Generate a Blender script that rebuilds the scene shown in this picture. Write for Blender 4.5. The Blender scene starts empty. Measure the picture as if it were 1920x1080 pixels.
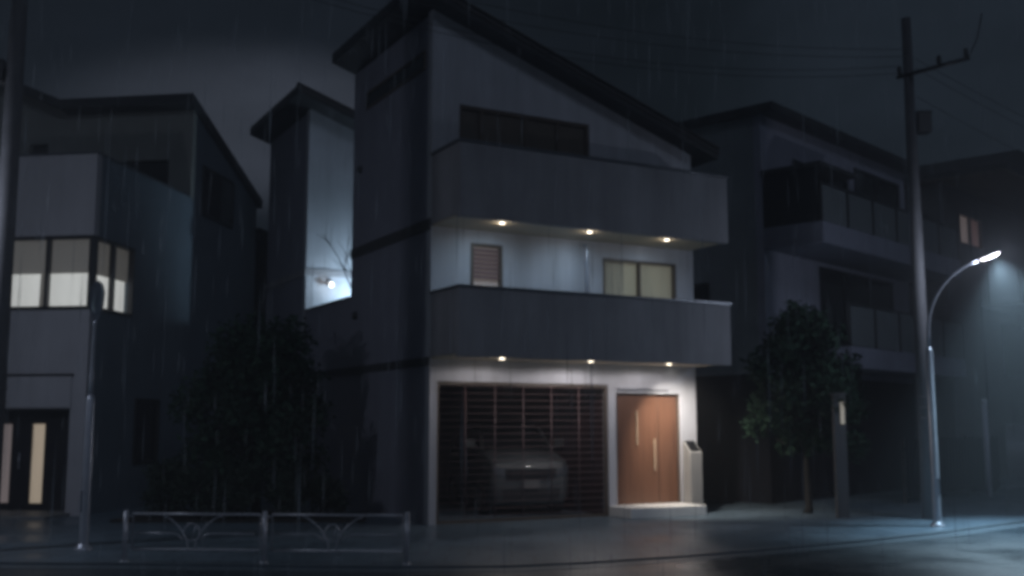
import bpy, bmesh, math, random
from mathutils import Vector, Matrix
random.seed(11)
PI = math.pi
scene = bpy.context.scene
COL = scene.collection

# ------------------------------------------------------------------ helpers
class MB:
    """collects shapes; build() links them as ONE mesh object"""
    def __init__(self):
        self.v, self.f, self.m, self.s = [], [], [], []
    def add(self, vs, fs, m=0, smooth=False):
        o = len(self.v)
        self.v += [tuple(p) for p in vs]
        for f in fs:
            self.f.append([i + o for i in f]); self.m.append(m); self.s.append(smooth)
    def box(self, x0, x1, y0, y1, z0, z1, m=0):
        vs = [(x0,y0,z0),(x1,y0,z0),(x1,y1,z0),(x0,y1,z0),(x0,y0,z1),(x1,y0,z1),(x1,y1,z1),(x0,y1,z1)]
        self.add(vs, [(3,2,1,0),(4,5,6,7),(0,1,5,4),(1,2,6,5),(2,3,7,6),(3,0,4,7)], m)
        return self
    def prism(self, poly, axis, a, b, m=0):
        """poly 2-D outline; axis 'y': (x,z), 'x': (y,z), 'z': (x,y)"""
        n = len(poly)
        def P(p, t):
            return {'y': (p[0], t, p[1]), 'x': (t, p[0], p[1]), 'z': (p[0], p[1], t)}[axis]
        vs = [P(p, a) for p in poly] + [P(p, b) for p in poly]
        fs = [list(range(n)), list(range(2*n-1, n-1, -1))] + [(i, (i+1) % n, n+(i+1) % n, n+i) for i in range(n)]
        self.add(vs, fs, m)
        return self
    def tube(self, path, r, n=10, m=0, cap=True):
        path = [Vector(p) for p in path]
        rs = r if isinstance(r, (list, tuple)) else [r]*len(path)
        vs, fs = [], []
        t0 = (path[1]-path[0]).normalized()
        u = t0.orthogonal().normalized()
        for i, p in enumerate(path):
            t = (path[min(i+1, len(path)-1)] - path[max(i-1, 0)]).normalized()
            u = (u - t*u.dot(t)).normalized(); w = t.cross(u)
            for k in range(n):
                a = 2*PI*k/n
                vs.append(p + (u*math.cos(a) + w*math.sin(a))*rs[i])
        for i in range(len(path)-1):
            for k in range(n):
                fs.append((i*n+k, i*n+(k+1) % n, (i+1)*n+(k+1) % n, (i+1)*n+k))
        self.add(vs, fs, m, True)
        if cap:
            o = len(vs)
            self.add(vs[:n], [list(range(n-1, -1, -1))], m)
            self.add(vs[-n:], [list(range(n))], m)
        return self
    def lathe(self, prof, c=(0,0,0), n=20, m=0, axis='z'):
        vs, fs = [], []
        for r, h in prof:
            for k in range(n):
                a = 2*PI*k/n
                q = (r*math.cos(a), r*math.sin(a), h)
                if axis == 'x': q = (q[2], q[0], q[1])
                if axis == 'y': q = (q[0], q[2], q[1])
                vs.append((c[0]+q[0], c[1]+q[1], c[2]+q[2]))
        for i in range(len(prof)-1):
            for k in range(n):
                fs.append((i*n+k, i*n+(k+1) % n, (i+1)*n+(k+1) % n, (i+1)*n+k))
        self.add(vs, fs, m, True)
        return self
    def wall(self, axis, a0, a1, z0, z1, t0, t1, holes=(), m=0):
        """wall with real openings. axis 'y': spans x in a0..a1, thickness y t0..t1; axis 'x': spans y, thickness x"""
        xs = sorted({a0, a1} | {min(max(h[k], a0), a1) for h in holes for k in (0, 1)})
        zs = sorted({z0, z1} | {min(max(h[k], z0), z1) for h in holes for k in (2, 3)})
        nx, nz = len(xs)-1, len(zs)-1
        def solid(i, j):
            if not (0 <= i < nx and 0 <= j < nz): return False
            cx, cz = (xs[i]+xs[i+1])/2, (zs[j]+zs[j+1])/2
            return not any(h[0] < cx < h[1] and h[2] < cz < h[3] for h in holes)
        def P(a, t, z): return (a, t, z) if axis == 'y' else (t, a, z)
        for i in range(nx):
            for j in range(nz):
                if not solid(i, j): continue
                A, B, C, D = xs[i], xs[i+1], zs[j], zs[j+1]
                self.add([P(A,t0,C),P(B,t0,C),P(B,t0,D),P(A,t0,D)], [(0,1,2,3)], m)
                self.add([P(A,t1,C),P(B,t1,C),P(B,t1,D),P(A,t1,D)], [(3,2,1,0)], m)
                if not solid(i-1, j): self.add([P(A,t0,C),P(A,t1,C),P(A,t1,D),P(A,t0,D)], [(0,1,2,3)], m)
                if not solid(i+1, j): self.add([P(B,t0,C),P(B,t1,C),P(B,t1,D),P(B,t0,D)], [(0,1,2,3)], m)
                if not solid(i, j-1): self.add([P(A,t0,C),P(A,t1,C),P(B,t1,C),P(B,t0,C)], [(0,1,2,3)], m)
                if not solid(i, j+1): self.add([P(A,t0,D),P(A,t1,D),P(B,t1,D),P(B,t0,D)], [(0,1,2,3)], m)
        return self
    def frame(self, axis, a0, a1, z0, z1, t0, t1, w, m=0, bars=()):
        """window frame ring (plus vertical bars) butted end to end"""
        def B(p, q, r, s):
            if axis == 'y': self.box(p, q, t0, t1, r, s, m)
            else: self.box(t0, t1, p, q, r, s, m)
        B(a0, a1, z1-w, z1); B(a0, a1, z0, z0+w); B(a0, a0+w, z0+w, z1-w); B(a1-w, a1, z0+w, z1-w)
        for b in bars: B(b-w*.5, b+w*.5, z0+w, z1-w)
        return self
    def build(self, name, mats, parent=None, bevel=0, weld=True):
        me = bpy.data.meshes.new(name)
        me.from_pydata(self.v, [], self.f)
        mats = mats if isinstance(mats, (list, tuple)) else [mats]
        for m in mats: me.materials.append(m)
        me.polygons.foreach_set('material_index', self.m)
        me.polygons.foreach_set('use_smooth', self.s)
        if weld:
            bm = bmesh.new(); bm.from_mesh(me)
            bmesh.ops.remove_doubles(bm, verts=bm.verts, dist=1e-5)
            bmesh.ops.recalc_face_normals(bm, faces=bm.faces)
            bm.to_mesh(me); bm.free()
        me.update()
        o = bpy.data.objects.new(name, me); COL.objects.link(o)
        if parent: o.parent = parent
        if bevel:
            b = o.modifiers.new('edge', 'BEVEL'); b.width = bevel; b.segments = 2; b.limit_method = 'ANGLE'; b.angle_limit = math.radians(50)
        return o

def tag(o, label, cat, group=None, kind=None):
    if label: o['label'] = label
    if cat: o['category'] = cat
    if group: o['group'] = group
    if kind: o['kind'] = kind
    return o
def thing(name, loc, rz, label, cat, group=None):
    o = bpy.data.objects.new(name, None); COL.objects.link(o)
    o.empty_display_size = .2
    o.location = loc; o.rotation_euler = (0, 0, rz)
    return tag(o, label, cat, group)
def copy_tree(o, parent=None):
    c = o.copy(); COL.objects.link(c)
    if parent: c.parent = parent
    for ch in list(o.children): copy_tree(ch, c)
    return c
def lamp(kind, name, loc, power, color, parent=None, size=.05, angle=None, blend=.5, aim=None):
    d = bpy.data.lights.new(name, kind); d.energy = power; d.color = color
    if kind == 'SPOT':
        d.spot_size = math.radians(angle); d.spot_blend = blend
    if kind in ('SPOT', 'POINT'): d.shadow_soft_size = size
    o = bpy.data.objects.new(name, d); COL.objects.link(o); o.location = loc
    if aim is not None: o.rotation_euler = Vector(aim).to_track_quat('-Z', 'Y').to_euler()
    if parent: o.parent = parent
    return o

# ------------------------------------------------------------------ materials
def new_mat(name):
    m = bpy.data.materials.new(name); m.use_nodes = True
    nt = m.node_tree; b = nt.nodes['Principled BSDF']
    return m, nt, b
def N(nt, t, **kw):
    n = nt.nodes.new(t)
    for k, v in kw.items():
        if k in n.inputs: n.inputs[k].default_value = v
        else: setattr(n, k, v)
    return n
def surf(name, col, rough=.6, var=.12, scale=3., bump=.08, bscale=60., metal=0., streak=0., spec=.5, coat=0.):
    """painted / plastered surface: mottled colour, optional vertical rain streaks, fine bump"""
    m, nt, b = new_mat(name); L = nt.links.new
    tc = N(nt, 'ShaderNodeTexCoord')
    n1 = N(nt, 'ShaderNodeTexNoise', Scale=scale, Detail=6., Roughness=.65)
    L(tc.outputs['Object'], n1.inputs['Vector'])
    r = N(nt, 'ShaderNodeValToRGB')
    r.color_ramp.elements[0].position = .3; r.color_ramp.elements[1].position = .7
    c0 = [max(0, c*(1-var)) for c in col]; c1 = [min(1, c*(1+var)) for c in col]
    r.color_ramp.elements[0].color = (*c0, 1); r.color_ramp.elements[1].color = (*c1, 1)
    L(n1.outputs['Fac'], r.inputs['Fac'])
    out = r.outputs['Color']
    if streak:
        mp = N(nt, 'ShaderNodeMapping'); mp.inputs['Scale'].default_value = (1.3, 1.3, .10)
        L(tc.outputs['Object'], mp.inputs['Vector'])
        n2 = N(nt, 'ShaderNodeTexNoise', Scale=2.2, Detail=5., Roughness=.6); L(mp.outputs[0], n2.inputs['Vector'])
        r2 = N(nt, 'ShaderNodeValToRGB'); r2.color_ramp.elements[0].position = .25; r2.color_ramp.elements[1].position = .75
        k = 1-streak; r2.color_ramp.elements[0].color = (k, k, k, 1); r2.color_ramp.elements[1].color = (1, 1, 1, 1)
        L(n2.outputs['Fac'], r2.inputs['Fac'])
        mx = N(nt, 'ShaderNodeMix', data_type='RGBA', blend_type='MULTIPLY'); mx.inputs['Factor'].default_value = 1.
        L(out, mx.inputs[6]); L(r2.outputs['Color'], mx.inputs[7]); out = mx.outputs[2]
    L(out, b.inputs['Base Color'])
    b.inputs['Roughness'].default_value = rough; b.inputs['Metallic'].default_value = metal
    b.inputs['Specular IOR Level'].default_value = spec; b.inputs['Coat Weight'].default_value = coat
    if bump:
        n3 = N(nt, 'ShaderNodeTexNoise', Scale=bscale, Detail=4.); L(tc.outputs['Object'], n3.inputs['Vector'])
        bp = N(nt, 'ShaderNodeBump', Strength=bump, Distance=.02); L(n3.outputs['Fac'], bp.inputs['Height']); L(bp.outputs[0], b.inputs['Normal'])
    return m
def emit_mat(name, col, strength, folds=0., fscale=9.):
    """something that gives off light; folds: soft vertical cloth folds of a lit curtain"""
    m, nt, b = new_mat(name); L = nt.links.new
    b.inputs['Base Color'].default_value = (*[c*.5 for c in col], 1); b.inputs['Roughness'].default_value = .8
    b.inputs['Emission Color'].default_value = (*col, 1); b.inputs['Emission Strength'].default_value = strength
    if folds:
        tc = N(nt, 'ShaderNodeTexCoord')
        mp = N(nt, 'ShaderNodeMapping'); mp.inputs['Scale'].default_value = (fscale, fscale, .15); L(tc.outputs['Object'], mp.inputs['Vector'])
        n = N(nt, 'ShaderNodeTexNoise', Scale=1., Detail=3.); L(mp.outputs[0], n.inputs['Vector'])
        r = N(nt, 'ShaderNodeValToRGB'); r.color_ramp.elements[0].position = .3; r.color_ramp.elements[1].position = .7
        r.color_ramp.elements[0].color = (*[c*(1-folds) for c in col], 1); r.color_ramp.elements[1].color = (*col, 1)
        L(n.outputs['Fac'], r.inputs['Fac']); L(r.outputs['Color'], b.inputs['Emission Color'])
    return m
def glass_mat(name, tint=(1, 1, 1), gloss=.12, rough=.03):
    m, nt, b = new_mat(name); L = nt.links.new
    out = nt.nodes['Material Output']; nt.nodes.remove(b)
    t = N(nt, 'ShaderNodeBsdfTransparent', Color=(*tint, 1)); g = N(nt, 'ShaderNodeBsdfGlossy', Roughness=rough)
    mx = N(nt, 'ShaderNodeMixShader'); mx.inputs[0].default_value = gloss
    L(t.outputs[0], mx.inputs[1]); L(g.outputs[0], mx.inputs[2]); L(mx.outputs[0], out.inputs['Surface'])
    return m
def wet_ground(name, col, scale, rdry, rwet, tile=0.):
    m, nt, b = new_mat(name); L = nt.links.new
    tc = N(nt, 'ShaderNodeTexCoord')
    n1 = N(nt, 'ShaderNodeTexNoise', Scale=.45, Detail=5., Roughness=.6); L(tc.outputs['Object'], n1.inputs['Vector'])
    n2 = N(nt, 'ShaderNodeTexNoise', Scale=scale, Detail=6.); L(tc.outputs['Object'], n2.inputs['Vector'])
    r = N(nt, 'ShaderNodeValToRGB'); r.color_ramp.elements[0].color = (*[c*.6 for c in col], 1); r.color_ramp.elements[1].color = (*[c*1.35 for c in col], 1)
    r.color_ramp.elements[0].position = .3; r.color_ramp.elements[1].position = .72
    L(n2.outputs['Fac'], r.inputs['Fac'])
    out = r.outputs['Color']
    hgt = n2.outputs['Fac']
    if tile:
        br = N(nt, 'ShaderNodeTexBrick', Scale=1., **{'Mortar Size': .012, 'Brick Width': tile, 'Row Height': tile})
        br.offset = .5
        br.inputs['Color1'].default_value = (1, 1, 1, 1); br.inputs['Color2'].default_value = (.8, .8, .8, 1); br.inputs['Mortar'].default_value = (.35, .35, .35, 1)
        L(tc.outputs['Object'], br.inputs['Vector'])
        mx = N(nt, 'ShaderNodeMix', data_type='RGBA', blend_type='MULTIPLY'); mx.inputs['Factor'].default_value = 1.
        L(out, mx.inputs[6]); L(br.outputs['Color'], mx.inputs[7]); out = mx.outputs[2]
    L(out, b.inputs['Base Color'])
    rr = N(nt, 'ShaderNodeMapRange'); rr.inputs['From Min'].default_value = .4; rr.inputs['From Max'].default_value = .6
    rr.inputs['To Min'].default_value = rwet; rr.inputs['To Max'].default_value = rdry
    L(n1.outputs['Fac'], rr.inputs['Value']); L(rr.outputs[0], b.inputs['Roughness'])
    n3 = N(nt, 'ShaderNodeTexNoise', Scale=9., Detail=3.); L(tc.outputs['Object'], n3.inputs['Vector'])
    bp = N(nt, 'ShaderNodeBump', Strength=.25, Distance=.02); L(n3.outputs['Fac'], bp.inputs['Height'])
    bp2 = N(nt, 'ShaderNodeBump', Strength=.3, Distance=.006); L(hgt, bp2.inputs['Height']); L(bp.outputs[0], bp2.inputs['Normal'])
    L(bp2.outputs[0], b.inputs['Normal'])
    return m
def leaf_mat(name, c0, c1):
    m, nt, b = new_mat(name); L = nt.links.new
    g = N(nt, 'ShaderNodeNewGeometry')
    r = N(nt, 'ShaderNodeValToRGB'); r.color_ramp.elements[0].color = (*c0, 1); r.color_ramp.elements[1].color = (*c1, 1)
    L(g.outputs['Random Per Island'], r.inputs['Fac']); L(r.outputs['Color'], b.inputs['Base Color'])
    b.inputs['Roughness'].default_value = .75; b.inputs['Specular IOR Level'].default_value = .2
    return m
def wood_mat(name, c0, c1, rough=.35):
    m, nt, b = new_mat(name); L = nt.links.new
    tc = N(nt, 'ShaderNodeTexCoord')
    mp = N(nt, 'ShaderNodeMapping'); mp.inputs['Scale'].default_value = (14., 14., .5); L(tc.outputs['Object'], mp.inputs['Vector'])
    n = N(nt, 'ShaderNodeTexNoise', Scale=1.6, Detail=8., Roughness=.6); n.inputs['Distortion'].default_value = .6; L(mp.outputs[0], n.inputs['Vector'])
    r = N(nt, 'ShaderNodeValToRGB'); r.color_ramp.elements[0].color = (*c0, 1); r.color_ramp.elements[1].color = (*c1, 1)
    r.color_ramp.elements[0].position = .3; r.color_ramp.elements[1].position = .7
    L(n.outputs['Fac'], r.inputs['Fac']); L(r.outputs['Color'], b.inputs['Base Color']); b.inputs['Roughness'].default_value = rough
    bp = N(nt, 'ShaderNodeBump', Strength=.12, Distance=.01); L(n.outputs['Fac'], bp.inputs['Height']); L(bp.outputs[0], b.inputs['Normal'])
    return m

M_ = dict(
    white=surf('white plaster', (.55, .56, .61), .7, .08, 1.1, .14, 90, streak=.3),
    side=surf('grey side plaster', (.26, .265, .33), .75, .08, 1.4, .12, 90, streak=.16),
    parapet=surf('balcony render', (.36, .35, .375), .7, .12, .9, .12, 80, streak=.36),
    coping=surf('coping metal', (.16, .17, .19), .35, .1, 4, .02, 40, metal=.6),
    soffit=surf('soffit board with painted glow', (.58, .50, .38), .6, .06, 2, .05, 60),  # warm glow round the downlights is put into this board colour
    band=surf('dark string course', (.05, .05, .055), .6, .15, 3, .1, 60),
    roof=surf('dark roof sheet', (.045, .047, .052), .45, .2, 2, .06, 30, metal=.2),
    drip=surf('roof edge trim', (.11, .10, .10), .4, .15, 4, .03, 40, metal=.5),
    brown=surf('brown window frame', (.10, .075, .058), .5, .15, 4, .05, 40),
    darkframe=surf('dark window frame', (.03, .03, .033), .4, .2, 4, .03, 40, metal=.3),
    darkglass=surf('dark glass', (.012, .013, .015), .12, .2, 1.2, .015, 3, spec=.6),
    browndark=surf('brown shutter', (.12, .098, .078), .55, .15, 3, .05, 30, streak=.2),
    concrete=surf('pale concrete', (.26, .255, .25), .55, .12, 5, .12, 70, streak=.12),
    rail=surf('weathered rail steel', (.50, .51, .56), .34, .12, 8, .03, 40, metal=.3),
    step=surf('pale step stone', (.75, .75, .74), .5, .08, 5, .1, 70, streak=.1),
    metal=surf('galvanised steel', (.44, .46, .52), .34, .12, 8, .03, 40, metal=.45),
    barmetal=surf('pinkish aluminium bar', (.20, .125, .13), .5, .12, 8, .03, 40),
    polecon=surf('pole concrete', (.12, .12, .13), .7, .15, 5, .12, 60, streak=.2),
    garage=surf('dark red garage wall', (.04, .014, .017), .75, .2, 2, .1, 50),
    handle=surf('brushed brass handle', (.55, .42, .30), .4, .08, 10, .02, 60, metal=.2),
    black=surf('black plastic', (.02, .02, .022), .45, .2, 6, .03, 50),
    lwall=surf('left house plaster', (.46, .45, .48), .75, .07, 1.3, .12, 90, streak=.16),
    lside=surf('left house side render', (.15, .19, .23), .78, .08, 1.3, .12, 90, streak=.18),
    lthird=surf('olive grey cladding', (.24, .245, .23), .75, .1, 1.3, .1, 70, streak=.15),
    ldark=surf('near black cladding and painted shade', (.012, .013, .018), .9, .2, 2, .1, 50, spec=.08),  # also carries the painted shade of the right house's ground storey
    rwall=surf('slate plaster', (.32, .33, .41), .75, .1, 1.3, .12, 90, streak=.2),
    rside=surf('dark slate plaster', (.25, .28, .30), .75, .1, 1.3, .12, 90, streak=.2),
    rband=surf('pale balcony band', (.20, .21, .27), .7, .1, 1.6, .1, 80, streak=.2),
    rpanel=surf('frosted balcony panel', (.11, .125, .135), .45, .1, 2, .04, 30),
    farwall=surf('dim house wall', (.10, .10, .105), .75, .12, 1.3, .1, 70, streak=.2),
    eave=surf('brown eave board', (.20, .17, .145), .65, .12, 2, .06, 40),
    farroof=surf('far roof tiles', (.06, .07, .09), .6, .15, 1, .1, 10),
    door=wood_mat('brown door wood', (.115, .054, .032), (.185, .09, .056), .36),
    ldoor=surf('near black door', (.02, .019, .024), .4, .2, 3, .03, 40),
    pane=glass_mat('window pane'),
    blind=emit_mat('dim lit roller blind', (.86, .82, .75), .078, .12, 2.),
    curtain=emit_mat('bright lit net curtain', (.98, 1., .97), .70, .25, 3.5),
    yellow=emit_mat('dull yellow lit curtain', (1., .95, .72), .12, .4, 5.),
    yellowdark=emit_mat('dim drawn curtain edge', (1., .94, .74), .05, .35, 5.),
    frost=emit_mat('lit frosted glass', (1., .86, .80), .10, .2, 3.),
    slit=emit_mat('lit door slit', (1., .82, .62), .32, .3, 1.5),
    slitdim=emit_mat('dimmer lit door slit', (1., .82, .78), .13, .3, 1.5),
    pinkwin=emit_mat('pink lit curtain', (1., .80, .76), .10, .3, 3.),
    lens=emit_mat('lit lamp lens', (1., .88, .70), 6.),
    tube=emit_mat('lit lamp tube', (1., .93, 1.), 9.),
    bulb=emit_mat('lit glass bulb', (1., .98, .92), 2.2),
    asphalt=wet_ground('wet asphalt', (.045, .062, .076), 60., .5, .26),
    paving=wet_ground('wet paving', (.125, .175, .22), 35., .55, .3, tile=.6),
    kerb=surf('kerb concrete', (.10, .13, .155), .42, .15, 4, .1, 60),
    leafA=leaf_mat('dark tree leaf', (.010, .026, .016), (.024, .056, .034)),
    leafB=leaf_mat('hedge leaf', (.014, .026, .018), (.034, .056, .040)),
    bark=surf('bark', (.012, .011, .010), .85, .3, 6, .5, 25),
    soil=surf('soil', (.02, .018, .016), .9, .3, 6, .5, 30),
    carpaint=surf('silver grey car paint', (.085, .095, .10), .5, .03, 3, 0, metal=.1, coat=.12),
    tyre=surf('tyre rubber', (.02, .02, .02), .8, .1, 10, .1, 60),
    lampglass=glass_mat('clear lamp glass', (.9, .92, .95), .35, .08),
    plate=surf('number plate', (.16, .16, .16), .5, .05, 5, 0),
)

# ------------------------------------------------------------------ world, sun, camera
SUN_L = Vector((.36, -.80, .52)).normalized()          # towards the glow in the overcast
sun_el = math.asin(SUN_L.z); sun_az = math.atan2(SUN_L.x, SUN_L.y)
w = bpy.data.worlds.new('World'); scene.world = w; w.use_nodes = True
nt = w.node_tree; L = nt.links.new; nt.nodes.clear()
out = N(nt, 'ShaderNodeOutputWorld'); bg = N(nt, 'ShaderNodeBackground')
sky = N(nt, 'ShaderNodeTexSky', sky_type='NISHITA'); sky.sun_disc = False; sky.sun_elevation = sun_el; sky.sun_rotation = sun_az
tc = N(nt, 'ShaderNodeTexCoord')
mp = N(nt, 'ShaderNodeMapping'); mp.inputs['Scale'].default_value = (1., 1., 2.6); L(tc.outputs['Generated'], mp.inputs['Vector'])
cl = N(nt, 'ShaderNodeTexNoise', Scale=3.0, Detail=5., Roughness=.5); cl.inputs['Distortion'].default_value = .4; L(mp.outputs[0], cl.inputs['Vector'])
ramp = N(nt, 'ShaderNodeValToRGB')
ramp.color_ramp.elements[0].position = .30; ramp.color_ramp.elements[1].position = .72
ramp.color_ramp.elements[0].color = (.0034, .0052, .0066, 1); ramp.color_ramp.elements[1].color = (.0118, .0158, .0235, 1)
L(cl.outputs['Fac'], ramp.inputs['Fac'])
def blob(dirv, lo, hi, col, sq=1.):
    """a brighter rent in the cloud round one compass direction"""
    d = N(nt, 'ShaderNodeVectorMath', operation='DOT_PRODUCT'); d.inputs[1].default_value = Vector((dirv[0], dirv[1], dirv[2]*sq)).normalized()
    nv = N(nt, 'ShaderNodeVectorMath', operation='NORMALIZE'); sqm = N(nt, 'ShaderNodeMapping'); sqm.inputs['Scale'].default_value = (1, 1, sq); L(tc.outputs['Generated'], sqm.inputs['Vector']); L(sqm.outputs[0], nv.inputs[0]); L(nv.outputs[0], d.inputs[0])
    m = N(nt, 'ShaderNodeMapRange', interpolation_type='SMOOTHSTEP'); m.inputs['From Min'].default_value = lo; m.inputs['From Max'].default_value = hi
    L(d.outputs['Value'], m.inputs['Value'])
    k = N(nt, 'ShaderNodeMath', operation='MULTIPLY'); L(m.outputs[0], k.inputs[0]); L(cl.outputs['Fac'], k.inputs[1])
    mc = N(nt, 'ShaderNodeMix', data_type='RGBA'); mc.inputs[6].default_value = (0, 0, 0, 1); mc.inputs[7].default_value = (*col, 1)
    L(k.outputs[0], mc.inputs['Factor']); return mc.outputs[2]
def addc(a, b):
    m = N(nt, 'ShaderNodeMix', data_type='RGBA', blend_type='ADD'); m.inputs['Factor'].default_value = 1.
    L(a, m.inputs[6]); L(b, m.inputs[7]); return m.outputs[2]
c = addc(ramp.outputs['Color'], blob((-.225, .97, .262), .985, .9996, (.080, .090, .118), 3.4))
c = addc(c, blob((.42, 1, .24), .95, 1., (.009, .014, .019)))
sm = N(nt, 'ShaderNodeMix', data_type='RGBA', blend_type='MULTIPLY'); sm.inputs['Factor'].default_value = 1.
L(sky.outputs['Color'], sm.inputs[6]); sm.inputs[7].default_value = (.0004, .0004, .0004, 1)
c = addc(c, sm.outputs[2])
L(c, bg.inputs['Color']); bg.inputs['Strength'].default_value = 1.
L(bg.outputs[0], out.inputs['Surface'])

sun = lamp('SUN', 'sky_glow', (0, -10, 20), .16, (.62, .75, 1.)); sun.data.angle = math.radians(14)
sun.rotation_euler = (-SUN_L).to_track_quat('-Z', 'Y').to_euler()

cam = bpy.data.cameras.new('camera'); co = bpy.data.objects.new('camera', cam); COL.objects.link(co)
cam.sensor_width = 36.; cam.lens = 2000/1920*36; cam.clip_start = .05; cam.clip_end = 3000
co.location = (0, 0, 1.8); co.rotation_euler = (PI/2 + math.atan(255/2000), 0, 0)
scene.camera = co
scene.view_settings.view_transform = 'Standard'; scene.view_settings.look = 'None'
scene.view_settings.exposure = 0.; scene.view_settings.gamma = 1.
scene.cycles.use_denoising = True
scene.cycles.filter_width = 4.2
scene.cycles.max_bounces = 8
scene.cycles.sample_clamp_indirect = 3.

# ------------------------------------------------------------------ ground, paving, kerb
g = MB(); g.add([(-900, -300, -.025), (900, -300, -.025), (900, 1500, -.025), (-900, 1500, -.025)], [(0, 1, 2, 3)])
tag(g.build('road', M_['asphalt']), 'dark wet asphalt road curving past the houses', 'road', kind='structure')
kl = [(-40, 14.9), (-14, 14.5), (-6.9, 14.3), (-5.05, 14.2), (-3, 14.0), (-1.38, 13.9), (0, 14.0), (1.0, 14.35), (2.2, 14.95), (3.44, 15.65), (5.4, 16.9), (7.3, 18.3), (9.9, 20.6), (20, 31), (60, 75)]
def offs(pl, d):
    o = []
    for i, p in enumerate(pl):
        a, b = Vector(pl[max(i-1, 0)]), Vector(pl[min(i+1, len(pl)-1)])
        t = (b-a).normalized(); o.append((p[0]-t.y*d, p[1]+t.x*d))
    return o
ki = offs(kl, .16)
pv = MB(); pv.prism(ki + [(60, 120), (-40, 120)], 'z', -.02, 0.)
tag(pv.build('pavement', M_['paving']), 'wet pavement in front of the houses', 'pavement', kind='structure')
kb = MB()
for i in range(len(kl)-1):
    kb.prism([kl[i], kl[i+1], ki[i+1], ki[i]], 'z', -.04, .004)
tag(kb.build('kerb', M_['kerb']), 'pale concrete kerb along the road', 'kerb', kind='structure')
gt = offs(kl, -.35)
gb = MB()
for i in range(len(kl)-1):
    gb.prism([gt[i], gt[i+1], kl[i+1], kl[i]], 'z', -.035, -.02)
tag(gb.build('gutter', M_['kerb']), 'concrete gutter strip below the kerb', 'gutter', kind='structure')

# ------------------------------------------------------------------ the main house
AM = math.radians(28.8)
MO = Vector((-1.5, 19.485, 0))
def mw(u, v, z=0):
    return MO + Vector((math.cos(AM)*u - math.sin(AM)*v, math.sin(AM)*u + math.cos(AM)*v, z))
H = thing('modern_house', MO, AM, 'three storey white house with two balconies, mono pitch roof, barred garage and brown door', 'house')
RT = lambda u: 9.86 - .345*u              # roof top line
WT = lambda u: RT(u) - .22
FW = 6.1
f = MB()
f.wall('y', 0, FW, 0, 2.75, 0, .2, [(.15, 3.9, -1, 2.58), (4.09, 5.68, -1, 2.42)])
f.wall('y', 0, FW, 2.75, 5.5, 0, .2, [(.82, 1.5, 3.6, 5.2), (3.8, 5.65, 3.35, 5.14)])
f.wall('y', 0, FW, 5.5, 7.0, 0, .2, [(.57, 3.51, 5.75, 7.0)])
f.prism([(0, 7.0), (.57, 7.0), (.57, 7.86), (3.51, 7.86), (3.51, 7.0), (FW, 7.0), (FW, WT(FW)), (0, WT(0))], 'y', 0, .2)
f.build('front_wall', M_['white'], H)
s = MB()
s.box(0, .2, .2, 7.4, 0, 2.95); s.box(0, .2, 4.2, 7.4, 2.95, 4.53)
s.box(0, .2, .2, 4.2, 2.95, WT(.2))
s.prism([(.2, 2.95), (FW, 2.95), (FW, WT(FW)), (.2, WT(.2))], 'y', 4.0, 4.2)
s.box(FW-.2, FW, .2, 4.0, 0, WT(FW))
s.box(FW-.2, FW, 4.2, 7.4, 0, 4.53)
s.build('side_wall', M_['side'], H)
fl = MB(); fl.box(.2, FW-.2, .2, 7.4, 2.75, 2.95); fl.box(.2, FW-.2, .2, 4.0, 5.5, 5.7)
fl.build('floor_slab', M_['side'], H)
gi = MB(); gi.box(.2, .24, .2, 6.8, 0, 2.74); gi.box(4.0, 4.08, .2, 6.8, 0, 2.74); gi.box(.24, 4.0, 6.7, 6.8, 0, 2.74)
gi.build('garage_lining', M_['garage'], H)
# dark string courses
b = MB()
b.box(-.035, 0, -.0, 7.38, 2.86, 3.02); b.box(-.035, 0, 0, 4.2, 5.38, 5.6)
b.build('string_course', M_['band'], H, .008)
pc = MB(); pc.box(-.03, .23, 4.2, 7.36, 4.53, 4.58); pc.build('terrace_coping', M_['coping'], H, .01)
# roofs
def roof(v0, v1, name='roof'):
    r = MB(); u0, u1 = -.5, 6.5
    r.prism([(u0, RT(u0)-.22), (u1, RT(u1)-.22), (u1, RT(u1)), (u0, RT(u0))], 'y', v0, v1)
    o = r.build(name, M_['roof'], H, .015)
    t = MB()
    t.prism([(u0-.02, RT(u0)-.11), (u1, RT(u1)-.11), (u1, RT(u1)-.07), (u0-.02, RT(u0)-.07)], 'y', v0-.03, v0)
    t.prism([(u0-.03, RT(u0)+.004), (u1+.02, RT(u1)+.004), (u1+.02, RT(u1)+.03), (u0-.03, RT(u0)+.03)], 'y', v0-.04, v0+.12)
    t.build('roof_trim', M_['drip'], o)
    q = MB()
    for k in range(12):
        v = v0+.3+k*(v1-v0-.5)/11
        q.prism([(u0+.01, RT(u0)+.004), (u1-.02, RT(u1)+.004), (u1-.02, RT(u1)+.035), (u0+.01, RT(u0)+.035)], 'y', v, v+.03)
    q.build('roof_seam', M_['roof'], o)
    return o
roof(-.45, 4.35)
# rear tower beyond the roof terrace
rt = MB(); v0, v1 = 7.4, 10.85
rt.prism([(0, 0), (FW, 0), (FW, WT(FW)), (0, WT(0))], 'y', v0, v0+.2)
rt.build('rear_tower_front', M_['white'], H)
rs = MB(); rs.box(0, .2, v0+.2, v1, 0, WT(.2)); rs.prism([(.2, 0), (FW, 0), (FW, WT(FW)), (.2, WT(.2))], 'y', v1-.2, v1); rs.box(FW-.2, FW, v0+.2, v1-.2, 0, WT(FW))
rs.build('rear_tower_side', M_['side'], H)
rb = MB(); rb.box(-.035, 0, v0-.03, v1, 5.43, 5.6); rb.box(0, FW, v0-.03, v0, 5.43, 5.6); rb.build('rear_string_course', M_['parapet'], H)
roof(6.75, 11.2, 'rear_roof')
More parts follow.
